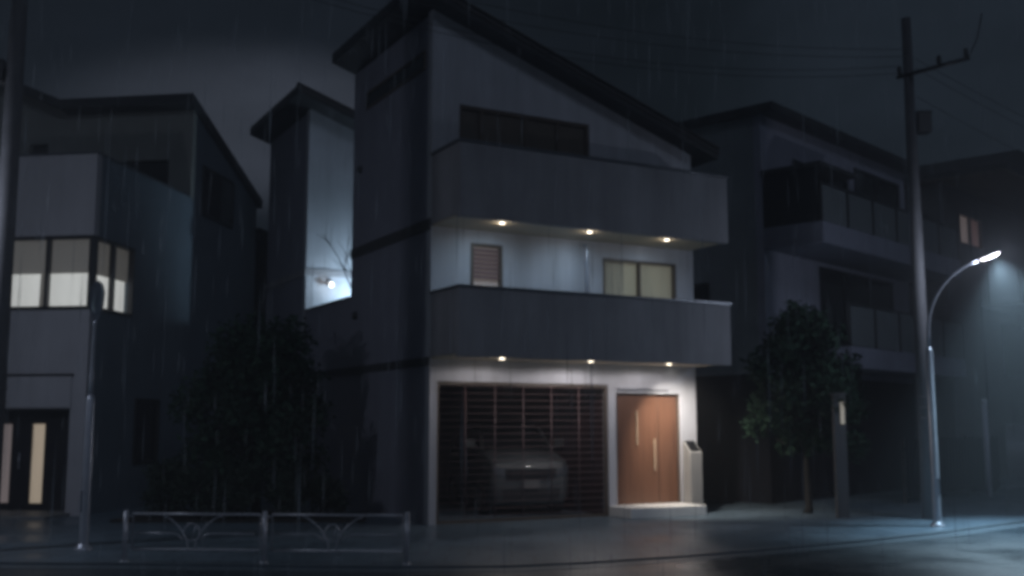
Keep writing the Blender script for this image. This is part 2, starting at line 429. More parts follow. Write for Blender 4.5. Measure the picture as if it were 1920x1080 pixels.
# balconies
def balcony(z0, z1, us, name):
    b = MB(); V = -1.22
    b.box(0, 6.05, V+.14, 0, z0+.06, z0+.2)
    b.box(0, 6.05, V, V+.14, z0, z1)
    b.box(0, .14, V+.14, -.0, z0+.2, z1); b.box(5.91, 6.05, V+.14, 0, z0+.2, z1)
    o = b.build('balcony', [M_['parapet']], H, .012)
    c = MB(); c.box(-.03, 6.08, V-.03, V+.17, z1, z1+.05); c.box(-.03, .17, V+.17, 0, z1, z1+.05); c.box(5.88, 6.08, V+.17, 0, z1, z1+.05)
    c.build('coping', M_['coping'], o, .008)
    sf = MB(); sf.box(.03, 6.02, V+.14, -.003, z0+.02, z0+.056); sf.build('soffit', M_['soffit'], o)
    for u in us:
        d = MB(); zc = z0+.02
        d.lathe([(.075, .0), (.075, -.012), (.058, -.014)], (u, -.92, zc), 20, 0)
        d.lathe([(.057, -.010), (.05, -.019), (.03, -.023), (.001, -.024)], (u, -.92, zc), 20, 1)
        d.build('downlight', [M_['metal'], M_['lens']], o)
    return o
LU = [1.0, 2.9, 4.72]
b2 = balcony(5.43, 6.78, LU, 'upper'); b1 = balcony(2.96, 4.17, LU, 'lower')
# third-floor window
wn = MB(); wn.frame('y', .57, 3.51, 5.75, 7.86, .02, .12, .07, 0, (1.05, 2.05, 2.78))
w3 = wn.build('window', M_['brown'], H, .006)
p = MB(); p.box(.6, 3.48, .07, .09, 5.8, 7.82); p.build('shutter', M_['browndark'], w3)
# second floor: jalousie window, downpipe, curtained window
wn = MB(); wn.frame('y', .82, 1.5, 3.6, 5.2, -.02, .1, .06); wj = wn.build('window', M_['brown'], H, .006)
p = MB(); p.box(.86, 1.46, .07, .08, 3.64, 5.16); p.build('frosted_pane', M_['frost'], wj)
lv = MB()
for k in range(7):
    z = 5.1-k*.085
    lv.prism([(-.005, z-.05), (.01, z-.058), (.055, z-.004), (.04, z+.004)], 'x', .88, 1.44)
lv.build('louvre', M_['barmetal'], wj)
wn = MB(); wn.frame('y', 3.8, 5.65, 3.35, 5.14, 0.0, .1, .05, 0, (4.72,)); wc = wn.build('window', M_['brown'], H, .006)
p = MB(); p.box(3.84, 4.4, .12, .13, 3.4, 5.1); p.build('curtain', M_['yellowdark'], wc)
p = MB(); p.box(4.4, 5.61, .125, .135, 3.4, 5.1); p.build('curtain', M_['yellow'], wc)
p = MB(); p.box(3.84, 5.61, .05, .056, 3.4, 5.1); p.build('pane', M_['pane'], wc)
dp = MB(); dp.tube([(3.36, -.03, 5.34), (3.36, -.09, 5.31), (3.36, -.1, 5.22), (3.36, -.1, 3.2)], .045, 12)
for z in (5.0, 3.9): dp.tube([(3.36, -.1, z), (3.36, -.1, z+.04)], .055, 12); dp.box(3.34, 3.38, -.06, 0, z, z+.04)
dp.build('downpipe', M_['metal'], H)
# side slit window, round vents
sw = MB(); sw.frame('x', .3, 3.42, 8.55, 8.93, -.03, 0, .05); so = sw.build('window', M_['brown'], H)
p = MB(); p.box(-.012, 0, .35, 3.37, 8.6, 8.88); p.build('pane', M_['darkglass'], so)
for v, z in ((3.72, 7.3), (3.85, 4.11)):
    q = MB(); q.lathe([(.001, -.09), (.06, -.085), (.085, -.05), (.09, 0)], (0, v, z), 16, 0, 'x'); q.build('vent_cap', M_['black'], H)
# garage shutter of thin bars
gs = MB(); gs.frame('y', .15, 3.9, 0.0, 2.58, .03, .09, .06)
gs.build('shutter_frame', M_['brown'], H)
bars = MB(); z = .12
while z < 2.5:
    bars.tube([(.2, .06, z), (3.85, .06, z)], .0045, 6); z += .125
for u in (.75, 1.37, 1.98, 2.6, 3.23): bars.tube([(u, .042, .06), (u, .042, 2.52)], .009, 6)
bars.build('barred_shutter', M_['barmetal'], H)
# front door
dr = MB(); dr.box(4.1, 5.18, .1, .16, .2, 2.4); d1 = dr.build('door', M_['door'], H, .008)
dr = MB(); dr.box(5.2, 5.67, .11, .17, .2, 2.4); d2 = dr.build('door', M_['door'], H, .008)
h = MB(); h.box(4.615, 4.64, .045, .065, 1.38, 2.08); h.box(4.617, 4.638, .066, .099, 1.45, 1.48); h.box(4.617, 4.638, .066, .099, 1.98, 2.01); h.build('handle', M_['handle'], d1)
h = MB(); h.box(5.05, 5.078, .045, .065, .86, 1.5); h.box(5.053, 5.075, .066, .099, .93, .96); h.box(5.053, 5.075, .066, .099, 1.4, 1.43); h.build('handle', M_['handle'], d1)
fr = MB(); fr.box(4.091, 4.1, .03, .19, .2, 2.41); fr.box(5.672, 5.679, .03, .19, .2, 2.41); fr.box(4.1, 5.672, .03, .19, 2.402, 2.418); fr.box(5.181, 5.199, .12, .18, .2, 2.4)
fr.build('door_frame', M_['brown'], H)
rl = MB(); rl.box(4.13, 5.35, -.07, -.03, 2.49, 2.52); rl.box(4.2, 4.24, -.03, 0, 2.49, 2.52); rl.box(5.24, 5.28, -.03, 0, 2.49, 2.52); rl.build('door_rail', M_['metal'], H)
st = MB(); st.box(3.9, 5.72, -.74, .1, 0, .2); st.build('doorstep', M_['step'], H, .015)
# lamps of the house
for i, u in enumerate(LU):
    lamp('SPOT', 'balcony_lamp', (u, -.92, 5.40), (26, 26, 17)[i], (.55, .78, 1.), H, .05, 165, .95, (0, .3, -1))
    lamp('SPOT', 'porch_lamp', (u, -.92, 2.93), (16, 38, 26)[i], (1., .93, .93), H, .04, 177, .2, (0, 0, -1))
for u in LU:
    for z in (5.385, 2.915): lamp('POINT', 'soffit_glow', (u, -.92, z), 1.6, (1., .88, .70), H, .02)  # extra point lights added below the downlights for glow on the soffit
lamp('SPOT', 'added_door_beam', (LU[2], -.92, 2.90), 400, (1., .91, .80), H, .05, 96, .9, (.62, .40, -1))  # extra beam added at the third downlight to brighten the door wall
# ---- things that stand at or on the house
tl = thing('wall_lamp', mw(.6, 7.37, 5.22), AM, 'small lit globe lamp on the bright terrace wall', 'wall lamp')
q = MB(); q.box(-.03, .03, -.03, -.003, -.02, .16); q.tube([(0, -.03, .12), (0, -.1, .13), (0, -.12, .07)], .012, 8); q.build('bracket', M_['metal'], tl)
q = MB(); q.lathe([(.001, -.075), (.045, -.06), (.062, -.015), (.055, .03), (.02, .06), (.001, .064)], (0, -.12, 0), 18); q.build('bulb', M_['bulb'], tl)
lamp('POINT', 'terrace_glow', (0, -.22, -.02), 3, (.95, .98, 1.), tl, .06)
t2 = thing('assumed_terrace_lamp', mw(1.75, 6.5, 4.7), AM, 'assumed unseen lit terrace lamp on a short post behind the front tower', 'lamp')  # assumed lamp out of view, added to brighten the rear tower wall
q = MB(); q.tube([(0, 0, -1.8), (0, 0, -.05)], .025, 10); q.build('post', M_['metal'], t2)
q = MB(); q.lathe([(.001, -.05), (.05, -.03), (.06, .03), (.03, .07), (.001, .075)], (0, 0, 0), 16); q.build('bulb', M_['bulb'], t2)
lamp('SPOT', 'terrace_glow', (-.1, .05, .1), 190, (.58, .81, 1.), t2, .08, 150, .8, (-.35, 1, .7))  # spot of the assumed post lamp, aimed at the rear tower
pt = thing('potted_tree', mw(.75, 5.6, 2.95), 0, 'bare branched potted tree on the roof terrace beside the lit wall', 'potted tree')
q = MB(); q.lathe([(.001, 0), (.2, 0), (.25, .4), (.22, .4), (.2, .34), (.001, .34)], (0, 0, 0), 20); q.build('pot', M_['concrete'], pt)
q = MB()
def branch(p, d, ln, r, lev):
    p2 = p + d*ln
    mid = p + d*ln*.5 + Vector((random.uniform(-1, 1), random.uniform(-1, 1), 0))*ln*.05
    q.tube([p, mid, p2], [r, r*.85, r*.62], 6)
    if lev == 0: return
    for k in range(3 if lev > 1 else 4):
        a = random.uniform(.35, .75); az = random.uniform(0, 2*PI)
        side = Vector((math.cos(az), math.sin(az), .15))
        nd = (d*math.cos(a) + side*math.sin(a)).normalized()
        branch(p + d*ln*(.45+.27*k if lev > 1 else .4+.18*k), nd, ln*random.uniform(.5, .7), r*.55, lev-1)
random.seed(5)
branch(Vector((0, 0, .34)), Vector((-.06, .03, 1)).normalized(), 1.5, .032, 3)
branch(Vector((-.02, 0, 1.5)), Vector((-.42, .05, 1)).normalized(), 1.35, .022, 2)
q.build('branches', M_['bark'], pt)
random.seed(11)
# intercom pillar at the right corner
kp = mw(5.83, -.2); ko = thing('intercom_pillar', kp, AM, 'narrow pale pillar with a slanted screen top right of the brown door', 'pillar')
q = MB(); q.prism([(-.12, 0), (.12, 0), (.12, 1.46), (-.12, 1.22)], 'x', -.16, .15); q.build('post', M_['concrete'], ko, .01)
sl = MB(); n = Vector((0, -.24, .24)).normalized()
def sp(x, t, h):   # along the slanted top
    return (x, -.12+.24*t, 1.22+.24*t+h)
sl.add([sp(-.12, .1, .006), sp(.11, .1, .006), sp(.11, .9, .006), sp(-.12, .9, .006), sp(-.12, .1, .02), sp(.11, .1, .02), sp(.11, .9, .02), sp(-.12, .9, .02)], [(3, 2, 1, 0), (4, 5, 6, 7), (0, 1, 5, 4), (1, 2, 6, 5), (2, 3, 7, 6), (3, 0, 4, 7)])
sl.build('screen', M_['darkglass'], ko)

# ------------------------------------------------------------------ the car in the garage
car = thing('parked_car', mw(2.58, .8), AM-math.radians(13), 'grey car parked nose out behind the garage bars', 'car')
cb = MB()
# stations along the car (y), half widths at sill / shoulder, heights: sill, bumper line, shoulder
st_ = [(.0, .66, .68, .30, .56, .80), (.05, .76, .79, .24, .70, 1.02), (.22, .80, .84, .20, .74, 1.12), (.7, .82, .85, .20, .74, 1.22), (1.1, .83, .86, .20, .74, 1.28), (2.6, .83, .86, .20, .74, 1.28), (3.9, .82, .84, .22, .74, 1.26), (4.15, .74, .74, .3, .66, 1.1)]
rows = []
for y, a, bw, z0, z1, z2 in st_:
    rows.append([(-a*.9, y, z0), (-a, y, z0+.12), (-bw, y, z1), (-bw*.96, y, z2-.06), (-bw*.86, y, z2), (0, y, z2+.035), (bw*.86, y, z2), (bw*.96, y, z2-.06), (bw, y, z1), (a, y, z0+.12), (a*.9, y, z0)])
vs = [p for r in rows for p in r]; nn = len(rows[0])
fs = [(i*nn+k, i*nn+k+1, (i+1)*nn+k+1, (i+1)*nn+k) for i in range(len(rows)-1) for k in range(nn-1)]
fs += [(i*nn+nn-1, i*nn, (i+1)*nn, (i+1)*nn+nn-1) for i in range(len(rows)-1)]
fs += [list(range(nn)), list(range((len(rows)-1)*nn, len(rows)*nn))]
cb.add(vs, fs, 0, True)
body = cb.build('body', M_['carpaint'], car, .02)
gh = MB()
st2 = [(1.0, .74, 1.13), (1.62, .66, 1.60), (2.1, .64, 1.66), (3.1, .63, 1.62), (3.85, .70, 1.12)]
bt = [(-.76, .98, 1.26), (.76, .98, 1.26), (.76, 3.9, 1.25), (-.76, 3.9, 1.25)]
tp = [(-.62, 1.6, 1.74), (.62, 1.6, 1.74), (.60, 3.3, 1.74), (-.60, 3.3, 1.74)]
gh.add(bt+tp, [(0, 1, 5, 4), (1, 2, 6, 5), (2, 3, 7, 6), (3, 0, 4, 7)], 0)
gh.build('windscreen', M_['darkglass'], car)
q = MB(); q.add([(-.64, 1.54, 1.72), (.64, 1.54, 1.72), (.62, 3.4, 1.72), (-.62, 3.4, 1.72), (-.56, 1.67, 1.8), (.56, 1.67, 1.8), (.54, 3.2, 1.8), (-.54, 3.2, 1.8)], [(3, 2, 1, 0), (4, 5, 6, 7), (0, 1, 5, 4), (1, 2, 6, 5), (2, 3, 7, 6), (3, 0, 4, 7)])
for sx in (-1, 1):
    q.tube([(sx*.755, .98, 1.26), (sx*.63, 1.58, 1.73)], .03, 8); q.tube([(sx*.755, 3.9, 1.25), (sx*.61, 3.35, 1.73)], .04, 8); q.tube([(sx*.77, 2.35, 1.27), (sx*.63, 2.35, 1.73)], .03, 8)
q.build('cabin_roof', M_['carpaint'], car, .02)
q = MB(); q.prism([(-.48, .72), (.48, .72), (.52, .92), (-.52, .92)], 'y', -.035, .05)
for k in range(3): q.box(-.5, .5, -.045, -.035, .76+k*.05, .776+k*.05)
q.build('grille', M_['black'], car)
q = MB(); q.prism([(-.55, .3), (.55, .3), (.6, .52), (-.6, .52)], 'y', -.03, .05); q.build('lower_intake', M_['black'], car)
q = MB(); q.box(-.165, .165, -.06, -.047, .54, .70); q.build('number_plate', M_['plate'], car)
for sx in (-1, 1):
    q = MB(); q.prism([(sx*.53, .76), (sx*.76, .82), (sx*.78, .98), (sx*.56, .92)], 'y', -.02, .16); q.build('headlight', M_['lampglass'], car)
    q = MB(); q.tube([(sx*.78, 1.15, 1.29), (sx*.92, 1.17, 1.36)], .018, 6); q.prism([(sx*.85, 1.3), (sx*1.07, 1.34), (sx*1.07, 1.5), (sx*.87, 1.49)], 'y', 1.12, 1.22); q.build('wing_mirror', M_['carpaint'], car, .015)
    for y in (.78, 3.35):
        q = MB(); q.lathe([(.2, -.09), (.30, -.1), (.32, -.06), (.32, .06), (.30, .1), (.2, .09)], (sx*.76, y, .32), 24, 0, 'x'); wo = q.build('wheel', M_['tyre'], car)
        q = MB(); q.lathe([(.001, sx*.09), (.06, sx*.1), (.19, sx*.075), (.205, sx*.085), (.205, -sx*.08)], (sx*.76, y, .32), 24, 0, 'x'); q.build('rim', M_['metal'], wo)

# ------------------------------------------------------------------ left house
AL = -math.radians(8.2)
LO = Vector((-8.52, 21.42, 0))
def lw(u, v, z=0):
    return LO + Vector((math.cos(AL)*u - math.sin(AL)*v, math.sin(AL)*u + math.cos(AL)*v, z))
LH = thing('corner_house', LO, AL, 'grey house at the left with a bright corner window and lit slits in its door', 'house')
V3 = 4.35
f = MB()
f.wall('y', -6.5, 0, 0, 4.1, 0, .2, [(-2.7, -.32, -1, 2.1)])
f.box(-6.5, -1.93, 0, .2, 4.1, 5.62)
f.box(-6.5, 0, 0, .2, 5.62, 7.32)
f.box(-6.5, -6.3, .2, 8.6, 0, 7.32)
f.build('front_wall', M_['lwall'], LH)
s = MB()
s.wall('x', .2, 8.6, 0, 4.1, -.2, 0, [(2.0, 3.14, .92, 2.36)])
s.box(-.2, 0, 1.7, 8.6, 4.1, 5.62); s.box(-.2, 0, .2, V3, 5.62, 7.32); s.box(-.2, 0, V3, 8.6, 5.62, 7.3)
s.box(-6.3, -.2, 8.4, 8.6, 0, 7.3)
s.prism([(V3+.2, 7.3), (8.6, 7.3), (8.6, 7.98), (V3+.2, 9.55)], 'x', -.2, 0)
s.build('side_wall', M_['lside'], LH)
t3 = MB(); t3.wall('y', -6.5, 0, 7.3, 9.62, V3, V3+.2, [(-1.98, -.6, 7.3, 8.30), (-4.35, -3.85, 8.35, 8.82)])
t3.prism([(-6.5, 9.62), (-3.35, 9.62), (-6.5, 10.9)], 'y', V3, V3+.2)
t3.build('upper_wall', M_['lthird'], LH)
fl = MB(); fl.box(-6.3, -.2, .2, 8.4, 3.95, 4.1); fl.box(-6.3, -.2, .2, V3+.2, 5.62, 5.75); fl.box(-6.3, -.2, V3+.2, 8.4, 7.1, 7.3); fl.box(-6.3, -.2, 2.2, 2.3, 4.1, 5.62)
fl.build('floor_slab', M_['lthird'], LH)
r = MB(); r.prism([(V3-.28, 9.64), (8.8, 7.94), (8.8, 8.18), (V3-.28, 9.89)], 'x', -3.4, .1); r.build('roof', M_['roof'], LH, .01)
r = MB(); r.prism([(-6.7, 11.0), (-3.4, 9.63), (-3.4, 9.87), (-6.7, 11.26)], 'y', V3-.28, 8.7); r.build('roof', M_['roof'], LH, .01)
c = MB(); c.box(-6.5, .02, -.02, .22, 7.32, 7.36); c.box(-.22, .02, .22, V3-.0, 7.32, 7.36); c.build('coping', M_['coping'], LH)
d = MB(); d.box(-1.96, -.62, V3+.08, V3+.12, 7.3, 8.24); d.build('balcony_door', M_['darkglass'], LH)
d = MB(); d.box(-4.33, -3.87, V3+.08, V3+.12, 8.37, 8.80); d.build('window', M_['darkglass'], LH)
# corner window
wn = MB()
wn.frame('y', -1.93, -.0, 4.1, 5.62, -.03, .09, .07, 0, (-.98,)); wf = wn.build('corner_window', M_['darkframe'], LH, .006)
wn = MB(); wn.frame('x', .09, 1.7, 4.1, 5.62, -.09, .03, .07, 0, (.85,)); wn.build('side_frame', M_['darkframe'], wf, .006)
q = MB(); q.box(-1.9, -.05, .03, .036, 4.16, 5.56); q.box(-.036, -.03, .1, 1.66, 4.16, 5.56); q.build('pane', M_['pane'], wf)
q = MB(); q.box(-1.92, -.14, .13, .14, 4.86, 5.6); q.box(-.14, -.13, .14, 1.69, 4.86, 5.6); q.build('roller_blind', M_['blind'], wf)
q = MB(); q.box(-1.92, -1.22, .21, .22, 4.11, 4.9); q.box(-.93, -.2, .21, .22, 4.11, 4.9); q.box(-1.18, -.93, .215, .225, 4.11, 4.9); q.box(-.2, -.19, .22, 1.69, 4.11, 4.9); q.build('net_curtain', M_['curtain'], wf)
q = MB(); q.tube([(-1.13, .18, 4.12), (-1.12, .18, 4.9)], .035, 8); q.tube([(-1.21, .18, 4.12), (-1.2, .18, 4.9)], .025, 8); q.build('tied_curtain', M_['blind'], wf)
# side windows
wn = MB(); wn.frame('x', 4.95, 6.9, 7.02, 8.28, -.0, .05, .06); ws = wn.build('window', M_['darkframe'], LH)
q = MB(); q.box(0, .02, 5.0, 6.85, 7.07, 8.23); q.build('pane', M_['darkglass'], ws)
wn = MB(); wn.frame('x', 2.0, 3.14, .92, 2.36, -.1, .03, .06); ws = wn.build('window', M_['darkframe'], LH)
q = MB(); q.box(-.06, -.04, 2.05, 3.09, .97, 2.31); q.build('pane', M_['darkglass'], ws)
# entrance
e = MB(); e.frame('y', -2.72, -.30, 0.0, 2.76, -.045, 0, .0001); 
e = MB(); e.box(-2.75, -.3, -.05, 0, 2.12, 2.76); e.build('entrance_lintel', M_['lwall'], LH, .01)
e = MB(); e.box(-2.78, -.27, -.08, 0, 2.762, 2.80); e.build('lintel_cap', M_['darkframe'], LH)
e = MB(); e.wall('y', -2.7, -.32, 0, 2.1, .5, .55, [(-2.5, -.65, .05, 2.05)]); e.box(-.36, -.325, .2, .5, 0, 2.1); e.box(-2.7, -2.66, .2, .5, 0, 2.1); e.box(-2.66, -.36, .2, .5, 2.06, 2.1); e.build('entrance_surround', M_['ldoor'], LH)
for a0, a1, s0, s1, mm in ((-2.5, -1.585, -2.12, -1.88, 'slitdim'), (-1.58, -.65, -1.43, -1.15, 'slit')):
    e = MB(); e.wall('y', a0, a1, .05, 2.05, .51, .55, [(s0, s1, .2, 1.8)]); dd = e.build('door', M_['ldoor'], LH)
    e = MB(); e.box(s0-.01, s1+.01, .551, .56, .19, 1.81); e.build('lit_slit', M_[mm], dd)
e = MB(); e.tube([(-1.66, .46, 1.22), (-1.66, .46, .88)], .014, 8); e.box(-1.67, -1.65, .46, .51, 1.16, 1.18); e.box(-1.67, -1.65, .46, .51, .92, .94); e.build('handle', M_['metal'], dd)
e = MB(); e.box(-2.9, -.2, -.9, .5, 0, .06); e.build('doorstep', M_['concrete'], LH)
# near-black capped block at the back
e = MB(); e.box(-.9, .06, 8.6, 9.4, 0, 6.95); e.box(-1.0, .14, 8.59, 9.5, 6.95, 7.35); e.build('rear_dark_block', M_['ldark'], LH, .02)
# ------------------------------------------------------------------ right house (balconies) and the house beyond it
AR = math.radians(47.)
RO = Vector((5.89, 24.62, 0))
def rw(u, v, z=0):
    return RO + Vector((math.cos(AR)*u - math.sin(AR)*v, math.sin(AR)*u + math.cos(AR)*v, z))
RH = thing('slate_house', RO, AR, 'dark flat roofed house with two long panelled balconies behind the right tree', 'house')
f = MB(); f.wall('y', 0, 8.2, 2.95, 9.1, 0, .2, [(2.7, 7.2, 3.6, 5.75), (4.9, 7.9, 6.4, 8.7), (1.5, 4.6, 6.4, 8.3)]); f.build('front_wall', M_['rwall'], RH)
f = MB(); f.wall('y', 0, 8.2, 0, 2.95, 0, .2, [(2.0, 3.2, .1, 2.2)]); f.box(0, .2, .2, 9, 0, 2.95); f.build('shade_painted_wall', M_['ldark'], RH)  # ground storey near black: shade below the balconies put into its colour
s = MB(); s.box(0, .2, .2, 9, 2.95, 9.1); s.box(8.0, 8.2, .2, 9, 0, 9.1); s.box(.2, 8.0, 8.8, 9, 0, 9.1); s.box(.2, 8, .2, 8.8, 2.7, 2.9); s.box(.2, 8, .2, 8.8, 5.9, 6.1); s.build('side_wall', M_['rside'], RH)
r = MB(); r.box(-.15, 8.45, -.4, 9.2, 9.1, 9.32); r.build('roof', M_['roof'], RH, .02)
for a0, a1, z0, z1, bars in ((2.7, 7.2, 3.6, 5.75, (4.2, 5.7)), (4.9, 7.9, 6.4, 8.7, (6.4,)), (1.5, 4.6, 6.4, 8.3, (3.05,))):
    wn = MB(); wn.frame('y', a0, a1, z0, z1, .03, .12, .07, 0, bars); wo = wn.build('window', M_['darkframe'], RH)
    q = MB(); q.box(a0+.04, a1-.04, .07, .085, z0+.04, z1-.04); q.build('pane', M_['darkglass'], wo)
q = MB(); q.box(2.02, 3.18, .1, .15, .1, 2.18); q.build('door', M_['ldoor'], RH)
wn = MB(); wn.frame('x', 1.5, 2.1, 4.55, 5.2, -.03, 0, .05); wo = wn.build('window', M_['darkframe'], RH); q = MB(); q.box(-.01, 0, 1.54, 2.06, 4.59, 5.16); q.build('pane', M_['darkglass'], wo)
def rbalc(z0, u0, u1, n, ph):
    b = MB(); b.box(u0, u1, -1.5, -.003, z0, z0+.12); b.box(u0, u1, -1.5, -1.4, z0+.12, z0+.5); b.box(u0, u0+.1, -1.4, -.003, z0+.12, z0+.5); b.box(u1-.1, u1, -1.4, -.003, z0+.12, z0+.5)
    o = b.build('balcony', M_['rband'], RH, .015)
    wd = (u1-u0)/n
    for k in range(n):
        q = MB(); q.box(u0+k*wd+.07, u0+(k+1)*wd-.07, -1.46, -1.44, z0+.52, z0+.5+ph); q.build('railing_panel', M_['rpanel'], o)
    q = MB(); q.box(u0, u1, -1.48, -1.42, z0+.52+ph, z0+.57+ph)
    for k in range(n+1): q.box(min(max(u0+k*wd-.03, u0), u1-.06), min(max(u0+k*wd-.03, u0), u1-.06)+.06, -1.48, -1.42, z0+.5, z0+.52+ph)
    q.build('handrail', M_['darkframe'], o)
    return o
ob = rbalc(5.85, 0, 8.2, 6, .85)
rbalc(3.08, 1.2, 8.2, 5, .95)
q = MB(); q.box(0, .05, -1.38, -.01, 6.36, 7.62); q.build('side_screen', M_['ldark'], ob)
q = MB(); q.box(-.05, 1.9, -1.5, -.01, 7.63, 7.72); q.build('canopy', M_['roof'], RH)
# house beyond
SO = rw(11.3, 0)
SH = thing('eaved_house', SO, AR, 'dark house at far right with deep eaves and a pink lit window', 'house')
f = MB(); f.wall('y', 0, 9, 0, 9.3, 0, .2, [(1.1, 3.1, 7.55, 8.55), (4.5, 7.5, 3.4, 5.2)]); f.box(0, .2, .2, 7, 0, 9.3); f.box(.2, 9, 6.8, 7, 0, 9.3); f.box(8.8, 9, .2, 6.8, 0, 9.3); f.build('wall', M_['farwall'], SH)
r = MB(); r.box(-.3, 9.6, -2., 7.5, 9.42, 9.62); r.prism([(-.3, 9.62), (9.6, 9.62), (8.0, 10.3), (1.2, 10.3)], 'y', -1.9, 7.3); ro = r.build('roof', M_['roof'], SH, .02)
r = MB(); r.box(-.27, 9.57, -1.97, 7.47, 9.38, 9.418); r.build('eave_board', M_['eave'], ro)
wn = MB(); wn.frame('y', 1.1, 3.1, 7.55, 8.55, -.02, .08, .05, 0, (2.05,)); wo = wn.build('window', M_['brown'], SH)
q = MB(); q.box(1.13, 2.1, .1, .11, 7.58, 8.52); q.build('curtain', M_['pinkwin'], wo)
pinkdim = emit_mat('dim pink curtain', (1., .62, .58), .05, .3, 3.)
q = MB(); q.box(2.1, 3.07, .105, .115, 7.58, 8.52); q.build('curtain', pinkdim, wo)
q = MB(); q.box(4.5, 7.5, .1, .11, 3.4, 5.2); q.build('window', M_['darkglass'], SH)
q = MB(); q.box(2.6, 9.0, -1.3, -.01, 5.6, 5.75); q.box(2.6, 9.0, -1.3, -1.2, 5.75, 6.7); q.build('balcony', M_['farwall'], SH, .01)
# distant roof between pole and sky
DO = thing('distant_house', (25, 62, 0), .2, 'faint blue hip roofed house far away behind the right street', 'house')
q = MB(); q.box(-5, 4, -3, 3, 0, 15.2); q.build('wall', M_['farwall'], DO)
q = MB(); q.add([(-5.5, -3.5, 15.2), (4.5, -3.5, 15.2), (4.5, 3.5, 15.2), (-5.5, 3.5, 15.2), (-3.5, 0, 16.6), (1.5, 0, 16.6)], [(0, 1, 5, 4), (1, 2, 5), (2, 3, 4, 5), (3, 0, 4), (3, 2, 1, 0)]); q.build('roof', M_['farroof'], DO)

# ------------------------------------------------------------------ gate pillar, far post, fence
gp = thing('gate_pillar', (6.40, 21.0, 0), math.radians(6), 'slim grey gate pillar with a thin lit slit beside the right tree', 'pillar')
q = MB(); q.box(-.13, .11, -.06, .06, 0, 2.36); q.box(-.15, .13, -.08, .08, 2.36, 2.4); q.build('body', M_['farwall'], gp, .01)
q = MB(); q.box(-.005, .075, -.07, -.061, 1.8, 2.22); q.build('light_slit', emit_mat('lit pillar slit', (1., .9, .74), .20), gp)
fn = thing('slat_fence', rw(2.35, -2.2), AR, 'dark vertical slat fence below the panelled balconies', 'fence')
q = MB()
for k in range(30): q.box(k*.2, k*.2+.12, 0, .03, .12, 1.45)
q.build('slats', M_['ldark'], fn)
q = MB(); q.box(0, 5.95, .031, .07, .3, .36); q.box(0, 5.95, .031, .07, 1.2, 1.26); q.build('rail', M_['ldark'], fn)
for k in range(4):
    q = MB(); q.box(k*1.95, k*1.95+.07, .071, .14, 0, 1.5); q.build('post', M_['darkframe'], fn)
po = thing('bollard_light', (12.03, 27.33, 0), AR, 'thin tall grey post standing at the far end of the slat fence', 'post')
q = MB(); q.tube([(0, 0, 0), (0, 0, 2.3)], .07, 12); q.build('post', M_['rwall'], po)
q = MB(); q.lathe([(.07, 0), (.085, .02), (.085, .09), (.05, .13), (.001, .14)], (0, 0, 2.3), 14); q.build('cap', M_['metal'], po)
gg = thing('bar_gate', rw(9.0, -2.2), AR, 'low gate of thin upright bars at the right edge', 'gate')
q = MB()
for k in range(14): q.tube([(k*.14, 0, .1), (k*.14, 0, 1.75)], .012, 6)
q.build('bars', M_['metal'], gg)
for z in (.06, 1.75):
    q = MB(); q.box(-.03, 1.86, -.02, .02, z, z+.04); q.build('rail', M_['metal'], gg)

